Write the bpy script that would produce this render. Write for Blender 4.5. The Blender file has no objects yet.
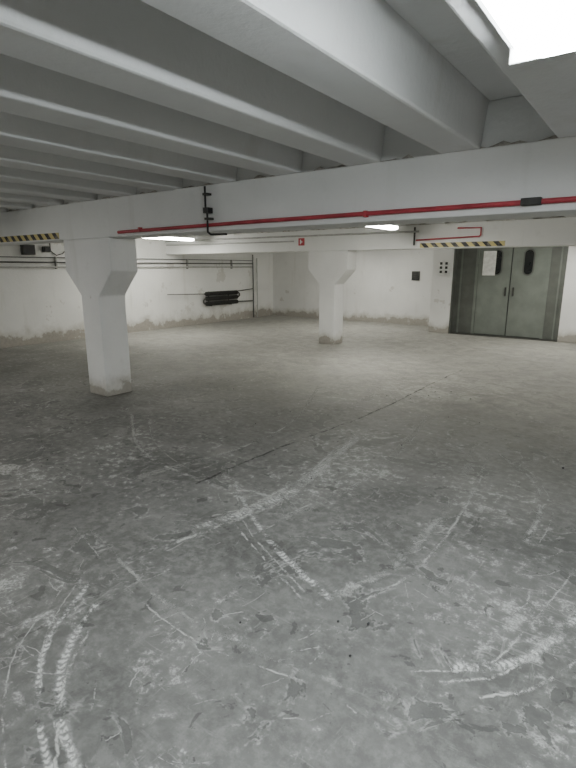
import bpy, bmesh, math, random
from mathutils import Vector, Matrix
random.seed(4)
D=bpy.data; C=bpy.context
# ---------------------------------------------------------------- node helpers
class NT:
    def __init__(s,name):
        s.m=D.materials.new(name); s.m.use_nodes=True
        s.t=s.m.node_tree; s.t.nodes.clear()
        s.out=s.t.nodes.new('ShaderNodeOutputMaterial')
    def n(s,typ,**kw):
        nd=s.t.nodes.new(typ)
        for k,v in kw.items(): setattr(nd,k,v)
        return nd
    def l(s,a,b): s.t.links.new(a,b)
    def val(s,sock,v):
        if hasattr(v,'is_output'): s.l(v,sock)
        else: sock.default_value=v
    def obj(s):
        return s.n('ShaderNodeTexCoord').outputs['Object']
    def noise(s,co,scale,detail=4,rough=.55,dist=0,off=(0,0,0),sc=(1,1,1)):
        mp=s.n('ShaderNodeMapping'); s.l(co,mp.inputs[0]); mp.inputs['Location'].default_value=off; mp.inputs['Scale'].default_value=sc
        nd=s.n('ShaderNodeTexNoise'); s.l(mp.outputs[0],nd.inputs['Vector'])
        nd.inputs['Scale'].default_value=scale; nd.inputs['Detail'].default_value=detail
        nd.inputs['Roughness'].default_value=rough; nd.inputs['Distortion'].default_value=dist
        return nd.outputs['Fac']
    def math(s,op,a,b=0.0,c=0.0,clamp=False):
        nd=s.n('ShaderNodeMath',operation=op); nd.use_clamp=clamp
        s.val(nd.inputs[0],a); s.val(nd.inputs[1],b); s.val(nd.inputs[2],c)
        return nd.outputs[0]
    def ramp(s,v,lo,hi,a=0.0,b=1.0):
        nd=s.n('ShaderNodeMapRange'); s.val(nd.inputs[0],v)
        nd.inputs[1].default_value=lo; nd.inputs[2].default_value=hi
        nd.inputs[3].default_value=a; nd.inputs[4].default_value=b
        nd.interpolation_type='SMOOTHSTEP'
        return nd.outputs[0]
    def blob(s,co,x,y,r):
        nd=s.n('ShaderNodeVectorMath',operation='DISTANCE'); s.l(co,nd.inputs[0]); nd.inputs[1].default_value=(x,y,0)
        return s.ramp(nd.outputs['Value'],0,r,1,0)
    def mix(s,f,a,b):
        nd=s.n('ShaderNodeMix',data_type='RGBA'); s.val(nd.inputs['Factor'],f)
        s.val(nd.inputs[6],a if hasattr(a,'is_output') else (*a,1)); s.val(nd.inputs[7],b if hasattr(b,'is_output') else (*b,1))
        return nd.outputs[2]
    def bump(s,h,strength=.3,dist=.01):
        nd=s.n('ShaderNodeBump'); nd.inputs['Strength'].default_value=strength; nd.inputs['Distance'].default_value=dist
        s.l(h,nd.inputs['Height']); return nd.outputs[0]
    def bsdf(s,col,rough=.8,metal=0,normal=None,spec=.5):
        b=s.n('ShaderNodeBsdfPrincipled')
        s.val(b.inputs['Base Color'],col if hasattr(col,'is_output') else (*col,1))
        s.val(b.inputs['Roughness'],rough); b.inputs['Metallic'].default_value=metal
        b.inputs['Specular IOR Level'].default_value=spec
        if normal: s.l(normal,b.inputs['Normal'])
        return b
    def done(s,b):
        s.l(b.outputs[0],s.out.inputs[0]); return s.m

def mat_plain(name,col,rough=.6,metal=0,var=.12,scale=12):
    t=NT(name); co=t.obj(); nz=t.noise(co,scale,5)
    d=tuple(c*(1-var) for c in col); e=tuple(min(1,c*(1+var)) for c in col)
    return t.done(t.bsdf(t.mix(t.ramp(nz,.3,.7),d,e),rough,metal,t.bump(nz,.1,.002)))

def mat_paint(name,white=(.80,.80,.785),stain=(.22,.205,.18),base_h=.45,peel=.60,mott=.1,hard_amt=.75,drips=.32,grime=.48):
    t=NT(name); co=t.obj()
    sep=t.n('ShaderNodeSeparateXYZ'); t.l(co,sep.inputs[0]); z=sep.outputs[2]
    big=t.noise(co,.9,4); mid=t.noise(co,3.2,8,.65); fine=t.noise(co,22,6,.6)
    c=t.mix(t.ramp(big,.3,.7),tuple(x*(1-mott) for x in white),white)
    c=t.mix(t.ramp(fine,.55,.8,0,.25),c,tuple(x*.8 for x in white))
    drip=t.noise(co,2.5,5,.6,off=(3,1,0),sc=(1.6,1.6,.18))
    c=t.mix(t.ramp(drip,.56,.75,0,drips),c,(.56,.55,.50))
    h=t.math('SUBTRACT',1.0,t.ramp(z,0,base_h))
    m=t.math('ADD',t.math('MULTIPLY',h,grime),t.math('MULTIPLY',mid,.8))
    soft=t.ramp(m,.46,.82,0,.75); hard=t.ramp(m,.73,.80,0,hard_amt)
    c=t.mix(soft,c,(.45,.435,.39))
    c=t.mix(hard,c,t.mix(fine,stain,tuple(x*1.9 for x in stain)))
    pl=t.ramp(t.noise(co,1.7,9,.62,off=(7,2,5)),peel+.06,peel+.08,0,.6)
    c=t.mix(pl,c,(.52,.50,.46))
    hh=t.math('SUBTRACT',t.math('ADD',fine,t.math('MULTIPLY',mid,1.5)),t.math('MULTIPLY',hard,.6))
    return t.done(t.bsdf(c,.75,0,t.bump(hh,.35,.012),.3))

def mat_floor():
    t=NT('worn_concrete_floor'); co=t.obj()
    sep=t.n('ShaderNodeSeparateXYZ'); t.l(co,sep.inputs[0]); y=sep.outputs[1]
    n0=t.noise(co,.35,3,.5,off=(2.3,.4,0)); n1=t.noise(co,1.1,8,.62,.3,off=(1,5,0))
    n2=t.noise(co,4.2,12,.72,.5); n3=t.noise(co,16,10,.70); n4=t.noise(co,70,6,.75)
    bl=None
    for x,yy,r,a in ((-2.4,.7,1.1,1.0),(-3.4,2.5,1.2,.8),(-2.0,3.1,.9,.7),(-.1,2.1,.9,.75),(-.7,3.4,.9,.6),(-1.1,.9,.9,.3),(-2.2,6.5,1.8,.8),(-4.6,4.6,1.0,.4),(-4.0,1.6,1.0,.7)):
        b=t.math('MULTIPLY',t.blob(co,x,yy,r),a); bl=b if bl is None else t.math('MAXIMUM',bl,b)
    c=t.mix(t.ramp(n1,.32,.68),(.112,.111,.104),(.188,.187,.176))
    c=t.mix(t.ramp(n2,.38,.62,0,.6),c,(.098,.097,.091))
    c=t.mix(t.ramp(n3,.42,.64,0,.50),c,(.260,.259,.245))
    w=t.math('ADD',t.math('ADD',t.math('MULTIPLY',n0,.35),t.math('MULTIPLY',bl,.17)),t.math('ADD',t.math('MULTIPLY',n1,.45),t.math('MULTIPLY',n2,.60)))
    c=t.mix(t.math('MULTIPLY',t.ramp(w,.74,.96,0,.6),t.ramp(n3,.35,.6,.35,1)),c,(.35,.348,.33))
    w2=t.math('ADD',t.math('MULTIPLY',w,.62),t.math('MULTIPLY',n3,.60))
    chalk=t.math('MULTIPLY',t.ramp(w2,.815,.865),t.ramp(n4,.42,.58))
    c=t.mix(t.math('MULTIPLY',chalk,.75),c,(.54,.54,.515))
    for ang_sc,of in (((3.4,.45,1),(4,4,0)),((.5,3.2,1),(1,9,0))):
        sc=t.noise(co,8,9,.72,1.2,off=of,sc=ang_sc)
        k=t.math('MULTIPLY',t.ramp(sc,.585,.64),t.ramp(w,.66,.88))
        c=t.mix(t.math('MULTIPLY',k,.42),c,(.50,.50,.475))
    c=t.mix(t.math('MULTIPLY',t.ramp(n4,.60,.70),.30),c,(.42,.42,.40))
    fl=t.noise(co,2.3,8,.58,1.0,off=(9,3,0))
    flake=t.ramp(fl,.590,.602); rim=t.math('SUBTRACT',t.ramp(fl,.570,.590),flake,clamp=True)
    c=t.mix(t.math('MULTIPLY',flake,.8),c,t.mix(n3,(.07,.07,.066),(.16,.16,.15)))
    c=t.mix(t.math('MULTIPLY',t.math('MULTIPLY',rim,.6),t.ramp(n3,.4,.6)),c,(.42,.42,.40))
    fl2=t.noise(co,7.5,5,.6,.6,off=(2,13,0))
    c=t.mix(t.math('MULTIPLY',t.ramp(fl2,.63,.645),.75),c,(.075,.075,.07))
    pit=t.ramp(t.noise(co,34,3,.5,off=(1,8,2)),.70,.74)
    c=t.mix(t.math('MULTIPLY',pit,.7),c,(.045,.045,.04))
    gr=t.noise(co,.6,5,.6,.4,off=(11,2,0))
    mul=t.ramp(gr,.40,.62,1.0,.76)
    vm=t.n('ShaderNodeVectorMath',operation='SCALE'); t.l(c,vm.inputs[0]); t.l(mul,vm.inputs['Scale']); c=vm.outputs[0]
    far_mix=t.ramp(t.math('ADD',y,t.math('MULTIPLY',n1,1.5)),2.8,8.4,0,.72)  # floor colour turns paler and more beige towards the back wall
    c=t.mix(t.math('MULTIPLY',far_mix,t.ramp(n2,.32,.66,.38,1)),c,(.46,.45,.405))
    h=t.math('SUBTRACT',t.math('ADD',t.math('MULTIPLY',n3,.8),t.math('MULTIPLY',n2,.9)),t.math('MULTIPLY',flake,.5))
    r=t.ramp(n2,.3,.7,.55,.8)
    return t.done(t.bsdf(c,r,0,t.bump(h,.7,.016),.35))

def mat_track(name,col,dens,tread=True,op=.8):
    t=NT(name); uv=t.n('ShaderNodeTexCoord').outputs['UV']; co=t.obj()
    sep=t.n('ShaderNodeSeparateXYZ'); t.l(uv,sep.inputs[0]); u=sep.outputs[0]; v=sep.outputs[1]
    n=t.noise(co,38,10,.78,1.0); nb=t.noise(co,5,6,.7,.8,off=(5,0,0))
    uu=t.math('ADD',u,t.math('MULTIPLY',t.math('SUBTRACT',t.noise(co,18,6,.7,off=(2,2,2)),.5),.9))
    au=t.math('ABSOLUTE',t.math('SUBTRACT',uu,.5))
    edge=t.math('SUBTRACT',1.0,t.ramp(au,.12,.46))
    a=t.ramp(t.math('ADD',t.math('MULTIPLY',n,.9),t.math('MULTIPLY',nb,.85)),.90-dens,1.02-dens)
    if tread:
        f=t.math('FRACT',t.math('ADD',t.math('ADD',t.math('MULTIPLY',v,34),t.math('MULTIPLY',au,1.2)),t.math('MULTIPLY',nb,2.2)))
        gap=t.ramp(t.math('ABSOLUTE',t.math('SUBTRACT',f,.5)),.05,.35,.4,1)
        a=t.math('MULTIPLY',a,gap)
    a=t.math('MULTIPLY',t.math('MULTIPLY',a,edge),op)
    b=t.bsdf(col,.85,spec=.2); tr=t.n('ShaderNodeBsdfTransparent'); mx=t.n('ShaderNodeMixShader')
    t.l(a,mx.inputs[0]); t.l(tr.outputs[0],mx.inputs[1]); t.l(b.outputs[0],mx.inputs[2])
    t.l(mx.outputs[0],t.out.inputs[0]); return t.m

def mat_hazard():
    t=NT('hazard_stripes'); co=t.obj(); sep=t.n('ShaderNodeSeparateXYZ'); t.l(co,sep.inputs[0])
    f=t.math('FRACT',t.math('MULTIPLY',t.math('ADD',sep.outputs[0],sep.outputs[2]),5.5))
    c=t.mix(t.math('GREATER_THAN',f,.5),(.02,.02,.02),(.62,.53,.22))
    c=t.mix(t.ramp(t.noise(co,14,6),.5,.75,0,.5),c,(.4,.38,.3))
    return t.done(t.bsdf(c,.5))

def mat_emit(name,col,st):
    t=NT(name); e=t.n('ShaderNodeEmission'); e.inputs[0].default_value=(*col,1); e.inputs[1].default_value=st
    return t.done(e)

M_wall=mat_paint('whitewashed_wall')
M_lwall=mat_paint('whitewashed_wall_damp',white=(.78,.78,.755),base_h=.60,peel=.55,hard_amt=.85,drips=.55)
M_ceil=mat_paint('whitewashed_ceiling',white=(.75,.755,.745),base_h=.001,peel=.70,mott=.08)
M_beam=mat_paint('whitewashed_beam',white=(.80,.805,.79),base_h=.001,peel=.66,mott=.07)
M_col=mat_paint('whitewashed_column',white=(.82,.82,.81),base_h=.40,peel=.64,hard_amt=.8)
M_floor=mat_floor()
M_mort=mat_plain('rough_mortar',(.44,.41,.37),.9,var=.3,scale=30)
M_red=mat_plain('red_paint',(.40,.045,.06),.5,var=.25,scale=5)
M_black=mat_plain('black_rubber',(.02,.02,.02),.5)
M_iron=mat_plain('dark_iron',(.055,.055,.05),.6,.3,.3)
M_pipe=mat_plain('painted_pipe',(.40,.40,.38),.5)
M_steel=mat_plain('grey_green_steel',(.185,.205,.182),.5,.1,.12,3)
M_steel2=mat_plain('grey_green_frame',(.118,.126,.112),.5,.1,.15,3)
M_glass=mat_plain('dark_glass',(.012,.014,.014),.15)
M_paper=mat_plain('paper',(.75,.75,.72),.8)
M_white=mat_plain('white_enamel',(.72,.73,.71),.4)
M_haz=mat_hazard()
M_tube=mat_emit('fluorescent_tube_bright',(1.0,.985,.90),70)
M_dim=mat_emit('added_lamp_emission',(1.0,.99,.93),54)  # dimmer emission for the unseen lamps added around the camera
M_tubec=mat_emit('fluorescent_tube_cool',(.90,.97,1.0),82)

# ---------------------------------------------------------------- mesh helpers
def link(o,parent=None):
    C.scene.collection.objects.link(o)
    if parent: o.parent=parent
    return o
def empty(name,loc=(0,0,0)):
    e=D.objects.new(name,None); e.location=loc; e.empty_display_size=.1; return link(e)
def bm_box(bm,x0,x1,y0,y1,z0,z1,mi=0):
    vs=[bm.verts.new((x,y,z)) for x in (x0,x1) for y in (y0,y1) for z in (z0,z1)]
    for q in ((0,1,3,2),(4,6,7,5),(0,4,5,1),(2,3,7,6),(0,2,6,4),(1,5,7,3)):
        f=bm.faces.new([vs[i] for i in q]); f.material_index=mi
def finish(bm,name,mats,parent=None,bevel=0,smooth=False):
    bmesh.ops.recalc_face_normals(bm,faces=bm.faces[:])
    me=D.meshes.new(name); bm.to_mesh(me); bm.free()
    for m in (mats if isinstance(mats,list) else [mats]): me.materials.append(m)
    if smooth:
        for p in me.polygons: p.use_smooth=True
    o=link(D.objects.new(name,me),parent)
    if bevel:
        b=o.modifiers.new('bevel','BEVEL'); b.width=bevel; b.segments=2; b.limit_method='ANGLE'
    return o
def boxes(name,lst,mats,parent=None,bevel=0):
    bm=bmesh.new()
    for b in lst: bm_box(bm,*b)
    return finish(bm,name,mats,parent,bevel)
def extrude_poly(name,pts,axis,a0,a1,mat,parent=None,bevel=0):
    bm=bmesh.new()
    f=lambda p,a:(p[0],a,p[1]) if axis=='y' else (a,p[0],p[1])
    A=[bm.verts.new(f(p,a0)) for p in pts]; B=[bm.verts.new(f(p,a1)) for p in pts]
    bm.faces.new(A); bm.faces.new(B[::-1]); n=len(pts)
    for i in range(n): bm.faces.new([A[i],B[i],B[(i+1)%n],A[(i+1)%n]])
    return finish(bm,name,mat,parent,bevel)
def tube(name,pts,r,mat,parent=None):
    cu=D.curves.new(name,'CURVE'); cu.dimensions='3D'; cu.bevel_depth=r; cu.bevel_resolution=4; cu.use_fill_caps=True
    sp=cu.splines.new('POLY'); sp.points.add(len(pts)-1)
    for i,p in enumerate(pts): sp.points[i].co=(*p,1)
    cu.materials.append(mat)
    o=D.objects.new(name,cu); link(o)
    C.view_layer.update()
    me=D.meshes.new_from_object(o.evaluated_get(C.evaluated_depsgraph_get()))
    D.objects.remove(o); me.name=name
    for p in me.polygons: p.use_smooth=True
    return link(D.objects.new(name,me),parent)

# ---------------------------------------------------------------- room shell
XL,XR,YB,YF=-10.7,6.2,-6.0,13.7
SOF,RIB,BT=2.65,2.36,1.94
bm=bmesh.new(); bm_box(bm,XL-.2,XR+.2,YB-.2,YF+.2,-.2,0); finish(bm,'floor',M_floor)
boxes('wall_left',[(XL-.2,XL,YB,YF,0,SOF)],M_lwall)
boxes('wall_back',[(XL-.2,XR+.2,YF,YF+.2,0,SOF)],M_wall)
boxes('wall_right',[(XR,XR+.2,YB,YF,0,SOF)],M_wall)
boxes('wall_front',[(XL-.2,XR+.2,YB-.2,YB,0,SOF)],M_wall)
LY=12.4
boxes('wall_lift_shaft',[(-4.66,-4.15,LY,YF,0,SOF),(-1.71,XR,LY,YF,0,SOF),(-4.15,-1.71,LY,YF,2.22,SOF)],M_wall,bevel=.015)
beams=[-1.73,3.78,9.29]; hw=.19
bm=bmesh.new(); bm_box(bm,XL-.2,XR+.2,YB-.2,YF+.2,SOF,SOF+.2)
ys=[(YB,beams[0]-hw+.05),(beams[0]+hw-.05,beams[1]-hw+.05),(beams[1]+hw-.05,beams[2]-hw+.05),(beams[2]+hw-.05,LY),]
xs=[]
x=-1.35
while x>XL+.1: x-=.72
x+=.72
while x<XR-.3:
    xs.append(x); x+=.72
for x0 in xs:
    for a,b in ys:
        w=.26; tp=.035
        pts=[(x0,RIB),(x0+w,RIB),(x0+w+tp,SOF+.01),(x0-tp,SOF+.01)]
        b2=b
        if b==LY and x0<-4.66-.35: b2=YF
        A=[bm.verts.new((p[0],a,p[1])) for p in pts]; B=[bm.verts.new((p[0],b2,p[1])) for p in pts]
        bm.faces.new(A); bm.faces.new(B[::-1])
        for i in range(4): bm.faces.new([A[i],B[i],B[(i+1)%4],A[(i+1)%4]])
finish(bm,'ceiling',M_ceil,bevel=.014)
for by in beams:
    boxes('ceiling_beam',[(XL,XR,by-hw,by+hw,BT,RIB),(XL,XR,by-hw+.05,by+hw-.05,RIB,SOF)],M_beam,bevel=.010)
for by in beams[1:]:
    bm=bmesh.new(); x=XL+.05; pr=None
    while x<XR-.1:
        hgt=max(0.0,random.gauss(.006,.009))+.003; dep=random.uniform(.01,.04)
        y=by-hw+.05
        row=[bm.verts.new(p) for p in ((x,y-dep,RIB+.0005),(x,y-dep*.5,RIB+hgt),(x,y-.0005,RIB+hgt+.006),(x,y-.0005,RIB+.0005))]
        if pr:
            for i in range(4): bm.faces.new([pr[i],row[i],row[(i+1)%4],pr[(i+1)%4]])
        pr=row; x+=.05
    finish(bm,'mortar_seam',M_mort)
# ---------------------------------------------------------------- columns
def column(cx,cy):
    h=.19; L=.48
    pts=[(cx-h,0),(cx+h,0),(cx+h,1.26),(cx+L,1.56),(cx+L,BT),(cx-L,BT),(cx-L,1.56),(cx-h,1.26)]
    bm=bmesh.new()
    A=[bm.verts.new((p[0],cy-h,p[1])) for p in pts]; B=[bm.verts.new((p[0],cy+h,p[1])) for p in pts]
    def quadpair(V,flip):
        for q in ((0,1,2,7),(7,2,3,6),(6,3,4,5)):
            f=[V[i] for i in q]
            bm.faces.new(f[::-1] if flip else f)
    quadpair(A,False); quadpair(B,True)
    for i in range(8): bm.faces.new([A[i],B[i],B[(i+1)%8],A[(i+1)%8]])
    return finish(bm,'concrete_column',M_col,bevel=.014)
for cx in (-5.67,.40):
    for cy in (3.78,9.29,-1.73): column(cx,cy)
# ---------------------------------------------------------------- tape / signs on beams
yf=beams[1]-hw; y2=beams[2]-hw
e=empty('red_pipe')
tube('pipe',[(-4.97,yf-.022,1.985),(-3,yf-.024,1.998),(-1.2,yf-.022,2.0),(2.2,yf-.022,2.0)],.0165,M_red,e)
boxes('pipe_clips',[(x,x+.025,yf-.042,yf,1.975,2.02) for x in (-4.6,-1.9,-.1,1.2)],M_red,e)
boxes('coupling',[(-.79,-.67,yf-.05,yf,1.98,2.025)],M_iron,e,bevel=.006)
boxes('hazard_tape',[(-8.6,-6.23,yf-.005,yf,1.955,2.03)],M_haz)
boxes('hazard_tape',[(-3.68,-2.2,y2-.005,y2,1.955,2.035)],M_haz)
e=empty('red_pipe') 
tube('run',[(-3.75,y2-.03,2.09),(-2.62,y2-.03,2.12),(-2.6,y2-.03,2.14),(-2.6,y2-.03,2.26),(-3.0,y2-.03,2.27)],.014,M_red,e)
s=empty('fire_hydrant_sign')
boxes('plate',[(-6.40,-6.25,y2-.01,y2,2.06,2.21)],M_red,s); boxes('symbol',[(-6.36,-6.33,y2-.013,y2-.01,2.09,2.18),(-6.33,-6.30,y2-.013,y2-.01,2.12,2.15)],M_white,s)
e=empty('cable_conduit')
tube('conduit',[(-3.56,yf-.055,2.34),(-3.56,yf-.055,2.15),(-3.54,yf-.055,2.12),(-3.54,yf-.055,1.93),(-3.50,yf-.055,1.905),(-3.3,yf-.055,1.90)],.010,M_black,e)
boxes('clip_1',[(-3.585,-3.53,yf-.065,yf,2.26,2.28)],M_iron,e); boxes('clip_2',[(-3.57,-3.51,yf-.065,yf,2.04,2.06)],M_iron,e)
boxes('fitting',[(-3.58,-3.52,yf-.07,yf,2.10,2.15)],M_black,e)
e=empty('ceiling_pipe')
tube('pipe_1',[(-10.6,y2-.05,2.27),(-3.7,y2-.05,2.24)],.018,M_pipe,e)
tube('pipe_2',[(-10.6,y2-.05,2.17),(-6.5,y2-.05,2.15)],.014,M_pipe,e)
tube('pipe_3',[(-3.78,y2-.04,2.32),(-3.78,y2-.04,2.0)],.016,M_iron,e)
# ---------------------------------------------------------------- left wall services
e=empty('wall_pipe')
for i,(z,r,m) in enumerate(((1.70,.014,M_iron),(1.60,.018,M_pipe),(1.80,.008,M_black))):
    tube('pipe_%d'%(i+1),[(XL+.06,-3,z),(XL+.06,12.6,z+.02)],r,m,e)
boxes('bracket',[(XL,XL+.07,y,y+.025,1.57,1.83) for y in (-2,1,4,6,8,9.8,11.6)],M_pipe,e)
tube('riser',[(XL+.09,12.55,2.0),(XL+.09,12.55,.02)],.020,M_iron,e)
tube('riser_2',[(XL+.09,12.75,1.9),(XL+.09,12.75,.02)],.018,M_pipe,e)
for i,(y,z,w,h) in enumerate(((5.3,1.86,.26,.2),(5.75,1.92,.14,.12))):
    b=empty('junction_box')
    boxes('case',[(XL,XL+.1,y,y+w,z,z+h)],M_iron,b,bevel=.008)
    boxes('lid',[(XL+.1,XL+.11,y+.02,y+w-.02,z+.02,z+h-.02)],M_black,b)
tube('hanging_cable',[(XL+.02,5.93,2.3),(XL+.02,5.93,1.95),(XL+.02,6.05,1.86),(XL+.02,6.2,1.9),(XL+.02,6.3,2.0),(XL+.02,6.3,2.3)],.01,M_black)
# finned radiator
e=empty('finned_radiator')
y0,y1=10.4,11.7
for i,z in enumerate((.58,.72,.86)):
    tube('tube_%d'%(i+1),[(XL+.14,y0-.06,z),(XL+.14,y1+.06,z)],.025,M_iron,e)
    bm=bmesh.new(); y=y0
    while y<y1:
        bmesh.ops.create_cone(bm,cap_ends=True,segments=16,radius1=.062,radius2=.062,depth=.008,
            matrix=Matrix.Translation((XL+.14,y,z))@Matrix.Rotation(math.pi/2,4,'X'))
        y+=.026
    finish(bm,'fins_%d'%(i+1),M_iron,e)
tube('return_bend',[(XL+.14,y0-.06,.58),(XL+.14,y0-.12,.62),(XL+.14,y0-.12,.68),(XL+.14,y0-.06,.72)],.025,M_iron,e)
tube('return_bend_2',[(XL+.14,y1+.06,.72),(XL+.14,y1+.12,.76),(XL+.14,y1+.12,.82),(XL+.14,y1+.06,.86)],.025,M_iron,e)
tube('supply',[(XL+.14,y0-.06,.86),(XL+.14,y0-.3,.87),(XL+.10,9.0,.90)],.010,M_iron,e)
tube('feed',[(XL+.14,y1+.06,.58),(XL+.1,12.5,.56)],.018,M_iron,e)
tube('feed_2',[(XL+.14,y1+.06,.90),(XL+.1,12.5,.94)],.014,M_iron,e)
boxes('brackets',[(XL+.001,XL+.14,y,y+.02,.5,.54) for y in (10.6,11.45)]+[(XL+.001,XL+.02,y,y+.02,.5,.92) for y in (10.6,11.45)],M_iron,e)
e=empty('wall_vent'); boxes('frame',[(-5.72,-5.5,YF-.03,YF,1.25,1.5)],M_iron,e)
boxes('slats',[(-5.70,-5.52,YF-.045,YF-.03,z,z+.02) for z in (1.28,1.33,1.38,1.43)],M_black,e)
# ---------------------------------------------------------------- lift doors
e=empty('door_1'); DY=12.62
boxes('frame',[(-4.15,-3.60,DY,DY+.08,0,2.22),(-2.11,-1.71,DY,DY+.08,0,2.22),(-4.149,-4.12,LY+.02,DY,0,2.22),(-1.74,-1.711,LY+.02,DY,0,2.22),(-3.6,-2.11,DY,DY+.08,2.12,2.22)],M_steel2,e,bevel=.005)
boxes('trim',[(-3.66,-3.60,DY-.03,DY,0,2.2),(-2.11,-2.05,DY-.03,DY,0,2.2),(-4.02,-3.98,DY-.02,DY,0,2.2),(-1.86,-1.83,DY-.02,DY,0,2.2)],M_steel,e)
boxes('leaf_left',[(-3.6,-2.87,DY,DY+.05,.02,2.12)],M_steel,e,bevel=.005)
boxes('leaf_right',[(-2.85,-2.11,DY,DY+.05,.02,2.12)],M_steel,e,bevel=.005)
boxes('back_panel',[(-4.15,-1.71,DY+.09,DY+.12,0,2.22)],M_black,e)
def stadium(cx,z0,z1,w):
    r=w/2; p=[]
    for i in range(13): a=math.pi*i/12; p.append((cx+r*math.cos(a),z1-r+r*math.sin(a)))
    for i in range(13): a=math.pi+math.pi*i/12; p.append((cx+r*math.cos(a),z0+r+r*math.sin(a)))
    return p
for i,cx in enumerate((-3.18,-2.50)):
    extrude_poly('window_rim_%d'%i,stadium(cx,1.42,2.02,.24),'y',DY-.012,DY,M_steel2,e)
    extrude_poly('window_glass_%d'%i,stadium(cx,1.45,1.99,.18),'y',DY-.018,DY-.012,M_glass,e)
boxes('notice',[(-3.50,-3.21,DY-.026,DY-.019,1.42,1.98)],M_paper,e)
boxes('handle_left',[(-2.96,-2.93,DY-.04,DY,.95,1.15)],M_iron,e,bevel=.005)
boxes('handle_right',[(-2.79,-2.76,DY-.04,DY,.95,1.15)],M_iron,e,bevel=.005)
boxes('sill',[(-4.15,-1.71,LY,DY,0,.012)],M_iron,e)
e=empty('lift_call_panel')
boxes('case',[(-4.49,-4.22,LY-.05,LY,1.42,1.78)],M_white,e,bevel=.008)
bm=bmesh.new()
for zz in (1.50,1.60,1.70):
    for xx in (-4.42,-4.29): bm_box(bm,xx-.03,xx+.03,LY-.062,LY-.05,zz-.03,zz+.03)
finish(bm,'buttons',M_black,e,bevel=.005)
# ---------------------------------------------------------------- lamps
def lamp(cx,ya,yb,z,w=.2,m=None,ztop=SOF-.003):
    e=empty('fluorescent_lamp',(0,0,0)); m=m or M_dim
    bm=bmesh.new()
    pts=[(cx-w/2,z+.02),(cx+w/2,z+.02),(cx+w/2*.75,z+.07),(cx-w/2*.75,z+.07)]
    A=[bm.verts.new((p[0],ya,p[1])) for p in pts]; B=[bm.verts.new((p[0],yb,p[1])) for p in pts]
    bm.faces.new(A); bm.faces.new(B[::-1])
    for i in range(4): bm.faces.new([A[i],B[i],B[(i+1)%4],A[(i+1)%4]])
    finish(bm,'housing',M_white,e)
    boxes('end_caps',[(cx-w/2,cx+w/2,ya-.015,ya,z-.03,z+.07),(cx-w/2,cx+w/2,yb,yb+.015,z-.03,z+.07)],M_white,e,bevel=.004)
    pts=[(cx-w*.46,z+.018),(cx-w*.38,z-.02),(cx-w*.2,z-.032),(cx+w*.2,z-.032),(cx+w*.38,z-.02),(cx+w*.46,z+.018)]
    extrude_poly('diffuser',pts,'y',ya+.003,yb-.003,m,e)
    if ztop>z+.075:
        L=yb-ya
        for i,y in enumerate((ya+L*.2,yb-L*.2)): tube('rod_%d'%i,[(cx,y,z+.07),(cx,y,ztop)],.008,M_iron,e)
lamp(-.33,.70,1.93,2.285,.36,M_tubec)
lamp(-3.77,6.80,8.10,2.25,m=M_tube)
lamp(-9.17,7.2,8.6,2.25,m=M_tube)
lamp(2.7,6.8,8.1,2.25,m=M_tube)  # outside the view, added to help light the room
lamp(-6.65,11.2,12.5,2.25,m=M_tube)
lamp(-1.6,10.3,11.6,2.25,m=M_tube)
lamp(-7.4,.6,1.9,2.25)  # this and the lamps below are out of view, added to brighten the room
lamp(3.4,1.1,2.4,2.25)
lamp(-3.7,-1.3,-.1,2.25)  # unseen lamp added near the camera for a brighter foreground
lamp(-3.7,-4.4,-3.1,2.25)
lamp(2.8,-4.4,-3.1,2.25)
# ---------------------------------------------------------------- floor marks
def cr(pts,n=14):
    P=[Vector(p) for p in pts]; P=[2*P[0]-P[1]]+P+[2*P[-1]-P[-2]]; out=[]
    for i in range(1,len(P)-2):
        for k in range(n):
            t=k/n; a,b,c,d=P[i-1],P[i],P[i+1],P[i+2]
            out.append(.5*((2*b)+(c-a)*t+(2*a-5*b+4*c-d)*t*t+(3*b-a-3*c+d)*t**3))
    out.append(P[-2]); return out
zc=[.0010]
marks=empty('tyre_track_marks')
def strip(bm,uvl,Q,w,z,jit=0):
    L=0; pr=None
    for i,q in enumerate(Q):
        tdir=(Q[min(i+1,len(Q)-1)]-Q[max(i-1,0)]).normalized(); nrm=Vector((-tdir.y,tdir.x))
        if i: L+=(q-Q[i-1]).length
        ww=w*(1+random.uniform(-jit,jit)); q2=q+nrm*random.uniform(-jit,jit)*w
        a=bm.verts.new((*(q2+nrm*ww/2),z)); b=bm.verts.new((*(q2-nrm*ww/2),z))
        if pr:
            f=bm.faces.new([pr[0],a,b,pr[1]])
            for lp,uv in zip(f.loops,((0,pr[2]),(0,L),(1,L),(1,pr[2]))): lp[uvl].uv=uv
        pr=(a,b,L)
def ribbon(name,pts,w,mat,parent=marks,jit=0.0):
    bm=bmesh.new(); uvl=bm.loops.layers.uv.new('UVMap'); zc[0]+=.00012
    strip(bm,uvl,cr(pts),w,zc[0],jit); finish(bm,name,mat,parent)
T1=mat_track('chalky_tyre_track',(.60,.60,.575),.10,True,.72)
T2=mat_track('faint_tyre_track',(.48,.48,.45),.06,False,.5)
T3=mat_track('scuff_track',(.56,.56,.53),.08,False,.6)
T4=mat_track('slab_joint_crack',(.05,.05,.045),.09,False,.7)
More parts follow.
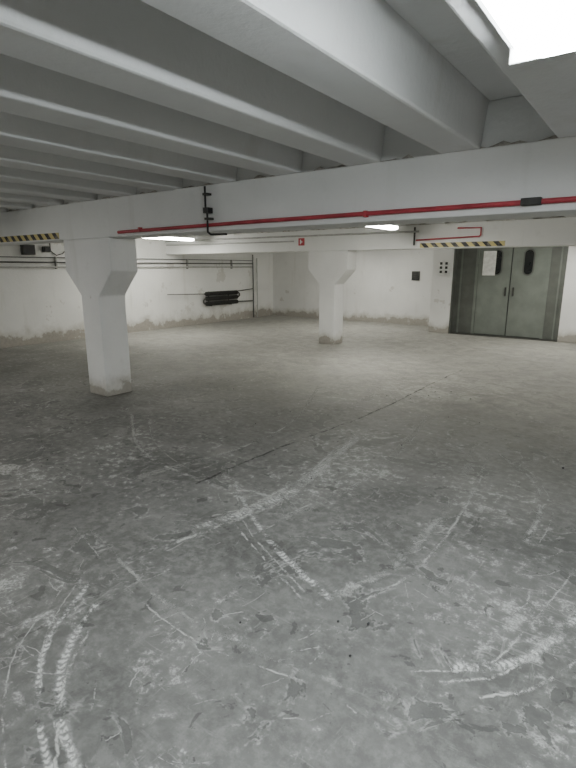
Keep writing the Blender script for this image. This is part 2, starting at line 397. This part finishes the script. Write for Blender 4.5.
paths=[([(-2.18,4.12),(-2.04,3.21),(-1.99,2.74),(-2.06,2.31),(-2.18,1.93)],.13,T1,3),
([(-2.40,2.59),(-1.93,2.26),(-1.51,2.03),(-1.11,1.87)],.06,T1,2),
([(-2.19,1.23),(-1.97,.90),(-1.70,.71),(-1.41,.595),(-1.1,.52)],.040,T1,2),
([(-2.02,1.17),(-1.83,.90),(-1.60,.74),(-1.35,.65),(-1.0,.58)],.060,T1,1),
([(-.49,1.79),(-.27,2.0),(-.12,2.44),(-.05,3.0)],.07,T1,3),
([(-1.2,4.56),(-1.0,3.40),(-.98,2.40),(-1.1,1.9)],.08,T2,1),
([(-2.68,1.56),(-1.89,1.39),(-1.33,1.37),(-.8,1.45)],.04,T2,1),
([(-.95,4.43),(-.60,4.0),(-.46,3.52),(-.45,3.0)],.05,T3,1),
([(-3.6,5.6),(-3.0,4.2),(-2.9,3.2),(-3.1,2.2)],.07,T2,1),
([(-4.6,3.3),(-3.7,2.7),(-2.9,2.5),(-2.0,2.6)],.05,T3,1),
([(-1.9,5.2),(-1.7,4.0),(-1.66,3.1),(-1.8,2.3)],.06,T2,2)]
k=0
for pts,w,m,extra in paths:
    k+=1; ribbon('track_%d'%k,pts,w,m,jit=.08)
    for _ in range(extra):
        k+=1; ox,oy=random.uniform(-.14,.14),random.uniform(-.14,.14)
        ribbon('track_%d'%k,[(a+ox+random.uniform(-.03,.03),b+oy+random.uniform(-.03,.03)) for a,b in pts],w*random.uniform(.2,.4),T3,jit=.2)
j=empty('slab_joint')
ribbon('joint_1',[(-2.40,8.0),(-2.43,7.0),(-2.44,5.0),(-2.61,3.36),(-2.65,2.4)],.035,T4,j,.3)
bm=bmesh.new(); uvl=bm.loops.layers.uv.new('UVMap'); z=.0038
cl=[(-2.1,.9,.5,45),(-1.9,2.7,.55,50),(-3.3,2.5,.6,35),(-.25,2.2,.5,45),(-1.4,1.7,.7,35),(-.8,3.6,.8,35),(-3,4.5,1.5,35),(-1.2,.95,.4,20)]
for cx,cy,sd,n in cl:
    base=random.uniform(0,math.pi)
    for _ in range(n):
        x=random.gauss(cx,sd); y=random.gauss(cy,sd)
        if y<.3 or x<-5.2: continue
        a=base+random.gauss(0,.5)+(math.pi/2 if random.random()<.25 else 0); L=random.uniform(.03,.22); cv=random.uniform(-1.5,1.5)
        Q=[]; p=Vector((x,y))
        for i in range(9):
            Q.append(p.copy()); p=p+Vector((math.cos(a),math.sin(a)))*L/8; a+=cv*L/8*3
        strip(bm,uvl,Q,random.uniform(.004,.011),z,.3); z+=.000002
finish(bm,'scratches',T3,marks)
bm=bmesh.new()
spots=[(-1.0,1.75),(-.88,1.82),(-.85,1.6),(-.45,4.4),(-2.9,3.4)]
for i in range(45): spots.append((random.uniform(-5.2,.2),random.uniform(1.4,6.5)))
for i,(x,y) in enumerate(spots):
    r=random.uniform(.003,.007)*(1.5 if i<5 else 1)
    res=bmesh.ops.create_icosphere(bm,subdivisions=1,radius=r,matrix=Matrix.Translation((x,y,r*.6+.004)))
    for v in res['verts']: v.co+=Vector((random.uniform(-1,1),random.uniform(-1,1),random.uniform(-.3,.3)))*r*.3
finish(bm,'gravel_crumbs',M_black)
# ---------------------------------------------------------------- world + camera
w=D.worlds.new('World'); C.scene.world=w; w.use_nodes=True
w.node_tree.nodes['Background'].inputs[0].default_value=(.8,.85,.9,1); w.node_tree.nodes['Background'].inputs[1].default_value=.3
cam=D.cameras.new('camera'); co=D.objects.new('camera',cam); link(co)
cam.sensor_fit='VERTICAL'; cam.sensor_height=24; cam.lens=24*500/768; cam.clip_start=.02
co.location=(0,0,1.6); co.rotation_euler=(math.radians(90-13.1),0,math.radians(36.3))
C.scene.camera=co
